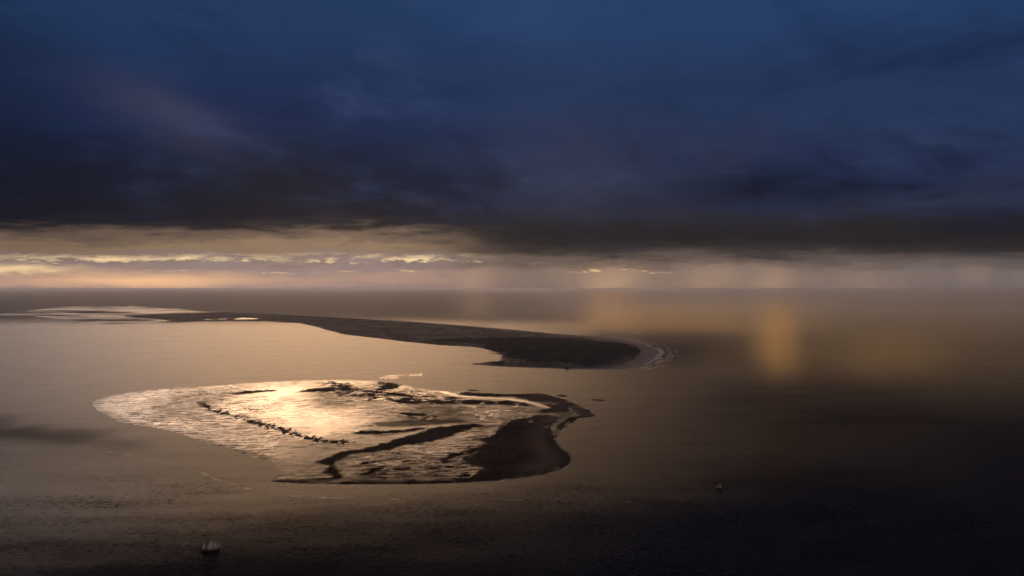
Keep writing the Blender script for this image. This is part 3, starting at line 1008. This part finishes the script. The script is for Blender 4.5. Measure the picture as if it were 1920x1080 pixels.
# ---- small sailing boat, bow to the left
cut = root('sailing_boat', 1350.0, 917.0, math.radians(180 - 14), 'small dark sailing boat with a narrow pale mainsail, alone on the dark water', 'boat')
mesh_obj('hull', hull_bm(13.5, 4.2, 1.5, 1.1, 0.6, 0.7, 14), M_HULL, cut, True)
mesh_obj('deck', deck_bm(13.5, 4.2, 1.5, 0.6, 0.7, 14), M_DECK, cut)
bm = bmesh.new(); box(bm, -5.6, -2.0, -1.2, 1.2, 1.0, 2.7); mesh_obj('cabin', bm, M_CABIN, cut)
bm = bmesh.new(); spar(bm, (1.2, 0, 0.8), (1.2, 0, 16.5), 0.16, 0.08); mesh_obj('mast', bm, M_WOOD, cut, True)
bm = bmesh.new(); spar(bm, (1.0, 0, 2.9), (-4.6, 0, 3.1), 0.1, 0.08); mesh_obj('boom', bm, M_WOOD, cut, True)
bm = bmesh.new(); spar(bm, (5.0, 0, 1.7), (9.2, 0, 2.6), 0.12, 0.07); mesh_obj('bowsprit', bm, M_WOOD, cut, True)
mesh_obj('main_sail', sail_bm([(0.95, 0, 3.3), (-4.4, 0, 3.4), (0.6, 0, 15.6)], 0.5), M_SAIL, cut, True)
mesh_obj('jib', sail_bm([(8.6, 0, 3.0), (4.6, 0, 3.2), (3.6, 0, 11.2)], 0.4), M_SAIL, cut, True)

# ---- channel buoy
bu = root('channel_buoy', 219, 949.0, 0.0, 'dark channel buoy with a lattice top trailing a thin wake', 'buoy')
bm = bmesh.new()
prof = [(0.9, -0.8), (1.45, -0.2), (1.5, 0.5), (1.3, 0.9), (0.5, 1.1)]
rings = [[bm.verts.new((r_ * math.cos(k_ * math.pi / 8), r_ * math.sin(k_ * math.pi / 8), z_)) for k_ in range(16)] for r_, z_ in prof]
for a, b in zip(rings[:-1], rings[1:]):
    for i in range(16):
        bm.faces.new((a[i], a[(i + 1) % 16], b[(i + 1) % 16], b[i]))
bm.faces.new(rings[0][::-1]); bm.faces.new(rings[-1])
mesh_obj('float', bm, M_BUOY, bu, True)
bm = bmesh.new()
for k_ in range(4):
    a = k_ * math.pi / 2 + .4
    spar(bm, (1.0 * math.cos(a), 1.0 * math.sin(a), 0.9), (0.35 * math.cos(a), 0.35 * math.sin(a), 3.4), 0.09, 0.07, 6)
spar(bm, (0, 0, 3.35), (0, 0, 3.5), 0.5, 0.5, 10)
mesh_obj('tower', bm, M_BUOY, bu)
bm = bmesh.new(); spar(bm, (0, 0, 3.5), (0, 0, 4.7), 0.55, 0.55, 12); mesh_obj('topmark', bm, M_BUOY, bu)
bu.scale = (1.5, 1.5, 1.5)

# ---- harbour mole and ferry pier of the island
M_STONE = simple_mat('basalt', (0.035, 0.033, 0.032), 0.85, 0.35, 0.05, 0.2)


def mole(name, pts, w, h, label, cat):
    pp = [Vector((*[float(c_) for c_ in ground(*p)], 0)) for p in pts]
    bm = bmesh.new()
    rows = []
    for i, p in enumerate(pp):
        t_ = (pp[min(i + 1, len(pp) - 1)] - pp[max(i - 1, 0)]).normalized()
        s_ = Vector((-t_.y, t_.x, 0))
        rows.append([bm.verts.new(p + s_ * a + Vector((0, 0, b))) for a, b in ((-w, -0.8), (-w * .45, h), (w * .45, h), (w, -0.8))])
    for a, b in zip(rows[:-1], rows[1:]):
        for j in range(3):
            bm.faces.new((a[j], b[j], b[j + 1], a[j + 1]))
    bm.faces.new(rows[0]); bm.faces.new(rows[-1][::-1])
    o = mesh_obj(name, bm, M_STONE)
    return tag(o, label, cat)


mole('breakwater', [(886, 682.6), (900, 682.9), (920, 683.6), (940, 684.6)], 22, 3.0, 'low dark stone breakwater pointing left from the near tip of the island', 'breakwater')
mole('harbour_mole', [(941, 665), (930, 663), (919, 661.8)], 18, 3.2, 'short dark harbour mole reaching left into the bay of the island', 'mole')
jt = root('ferry_pier', 1063, 691.5, 0.0, 'small dark ferry pier standing off the near shore of the island', 'pier')
bm = bmesh.new(); box(bm, -9, 9, -30, 40, 4.0, 5.2); mesh_obj('pier_deck', bm, M_STONE, jt)
for sx in (-7, 7):
    for sy in (-24, 0, 24):
        bm = bmesh.new(); spar(bm, (sx, sy, -2), (sx, sy, 4.0), 0.8, 0.8, 8); mesh_obj('pile', bm, M_WOOD, jt)
bm = bmesh.new(); box(bm, -6, 6, -22, -8, 5.2, 11.0); mesh_obj('pier_shed', bm, M_STONE, jt)


# ------------------------------------------------------------------ rain shafts and haze
def volume_box(name, lo, hi, mat):
    bm = bmesh.new()
    c = (Vector(lo) + Vector(hi)) / 2
    s = (Vector(hi) - Vector(lo))
    r = bmesh.ops.create_cube(bm, size=1.0)
    for v in r['verts']:
        v.co = Vector((v.co.x * s.x, v.co.y * s.y, v.co.z * s.z))
    o = mesh_obj(name, bm, mat)
    o.location = c
    return o


def rain_mat(name, density, color, g_an=0.35, ragged=0.5, topfade=0.25, botfade=0.35, slant=0.0, flat=False, nfreq=0.004):
    m, t, gg, out = new_mat(name)
    tcn = t.nodes.new('ShaderNodeTexCoord')
    x, y, z = gg.sep(S(gg, tcn.outputs['Generated']))
    u = (x - 0.5) * 2.0 + (z - 0.5) * slant
    v = (y - 0.5) * 2.0
    rad = gg.m('SQRT', u * u + v * v)
    P = pos(t, gg)
    px_, py_, pz_ = gg.sep(P)
    n = gg.noise(gg.vec(px_ * nfreq, py_ * 0.001, pz_ * 0.0006), 1.0, 3.0, 0.55)
    q = rad + (n - 0.5) * ragged * gg.smooth(rad, 0.0, 0.5)
    f = gg.smooth(q, 1.0, 0.55) * (0.45 + n * 1.1) * gg.smooth(rad, 1.0, 0.9) if flat else gg.m('EXPONENT', q * q * -4.5) * gg.smooth(rad, 1.0, 0.75)
    f = f * gg.smooth(z + (n - 0.5) * 0.2, 0.0, botfade) * gg.smooth(z + (n - 0.5) * 0.2, 1.0, 1.0 - topfade)
    pv = t.nodes.new('ShaderNodeVolumePrincipled')
    pv.inputs['Color'].default_value = (*color, 1)
    pv.inputs['Anisotropy'].default_value = g_an
    t.links.new((f * density).s, pv.inputs['Density'])
    t.links.new(pv.outputs[0], out.inputs['Volume'])
    return m


HZ_TOP = 506.0


def rain(X, Yfoot, wpx, depth, ztop, zbot, density, label, color=(1.0, 0.86, 0.68), **kw):
    gx, gy = ground(X, Yfoot)
    gx, gy = float(gx), float(gy)
    w = wpx / F * gy
    o = volume_box('rain_shaft', (gx - w / 2, gy - depth / 2, zbot), (gx + w / 2, gy + depth / 2, ztop), rain_mat('rain', density, color, nfreq=max(0.0015, 4.5 / w), **kw))
    tag(o, label, 'rain', kind='stuff')
    return o


AMBER = (1.0, 0.82, 0.46)  # warm tint of the sunlight put into the rain's own colour
rain(1457, 735, 140, 520, 500, -3, 8e-3, 'bright amber shaft of sunlit rain over the dark sea', AMBER, slant=0.25, ragged=1.1, topfade=0.75, botfade=0.75, g_an=0.55)
rain(1290, 640, 760, 1800, 470, 20, 1.0e-3, 'wide amber curtain of sunlit rain beyond the head of the island', AMBER, ragged=1.2, topfade=0.8, botfade=0.35, g_an=0.5)
rain(1655, 745, 460, 700, 380, -3, 1.3e-3, 'broad dim shaft of sunlit rain at the right', AMBER, ragged=1.2, topfade=0.7, botfade=0.7, g_an=0.5)
rain(1150, 612, 170, 1500, 500, -3, 1.1e-3, 'narrow pale shaft of rain above the surf at the tip of the island', (1.0, 0.85, 0.66), ragged=0.8, topfade=0.15, botfade=0.3)
rain(892, 602, 150, 2500, 500, -3, 2.6e-4, 'faint pale shaft of rain behind the middle of the island', (1.0, 0.86, 0.74), ragged=0.8, topfade=0.15, botfade=0.3)
rain(1690, 712, 1020, 3600, 500, -3, 1.4e-4, 'brown veil of drizzle over the dark sea at the right', (0.95, 0.86, 0.56), botfade=0.01, topfade=0.5, ragged=0.8, flat=True)
rain(1700, 600, 1900, 15500, 500, -3, 0.9e-4, 'grey veil of drizzle hiding the horizon on the right', (0.72, 0.77, 0.86), botfade=0.01, topfade=0.15, flat=True)

hm, ht, hg, hout = new_mat('haze')
hv = ht.nodes.new('ShaderNodeVolumePrincipled')
hv.inputs['Color'].default_value = (0.66, 0.72, 0.90, 1)
hv.inputs['Density'].default_value = 1.0e-5
hv.inputs['Anisotropy'].default_value = 0.35
ht.links.new(hv.outputs[0], hout.inputs['Volume'])
hz = volume_box('haze', (-215000, -215000, -6.0), (215000, 215000, HZ_TOP), hm)
tag(hz, kind='stuff')
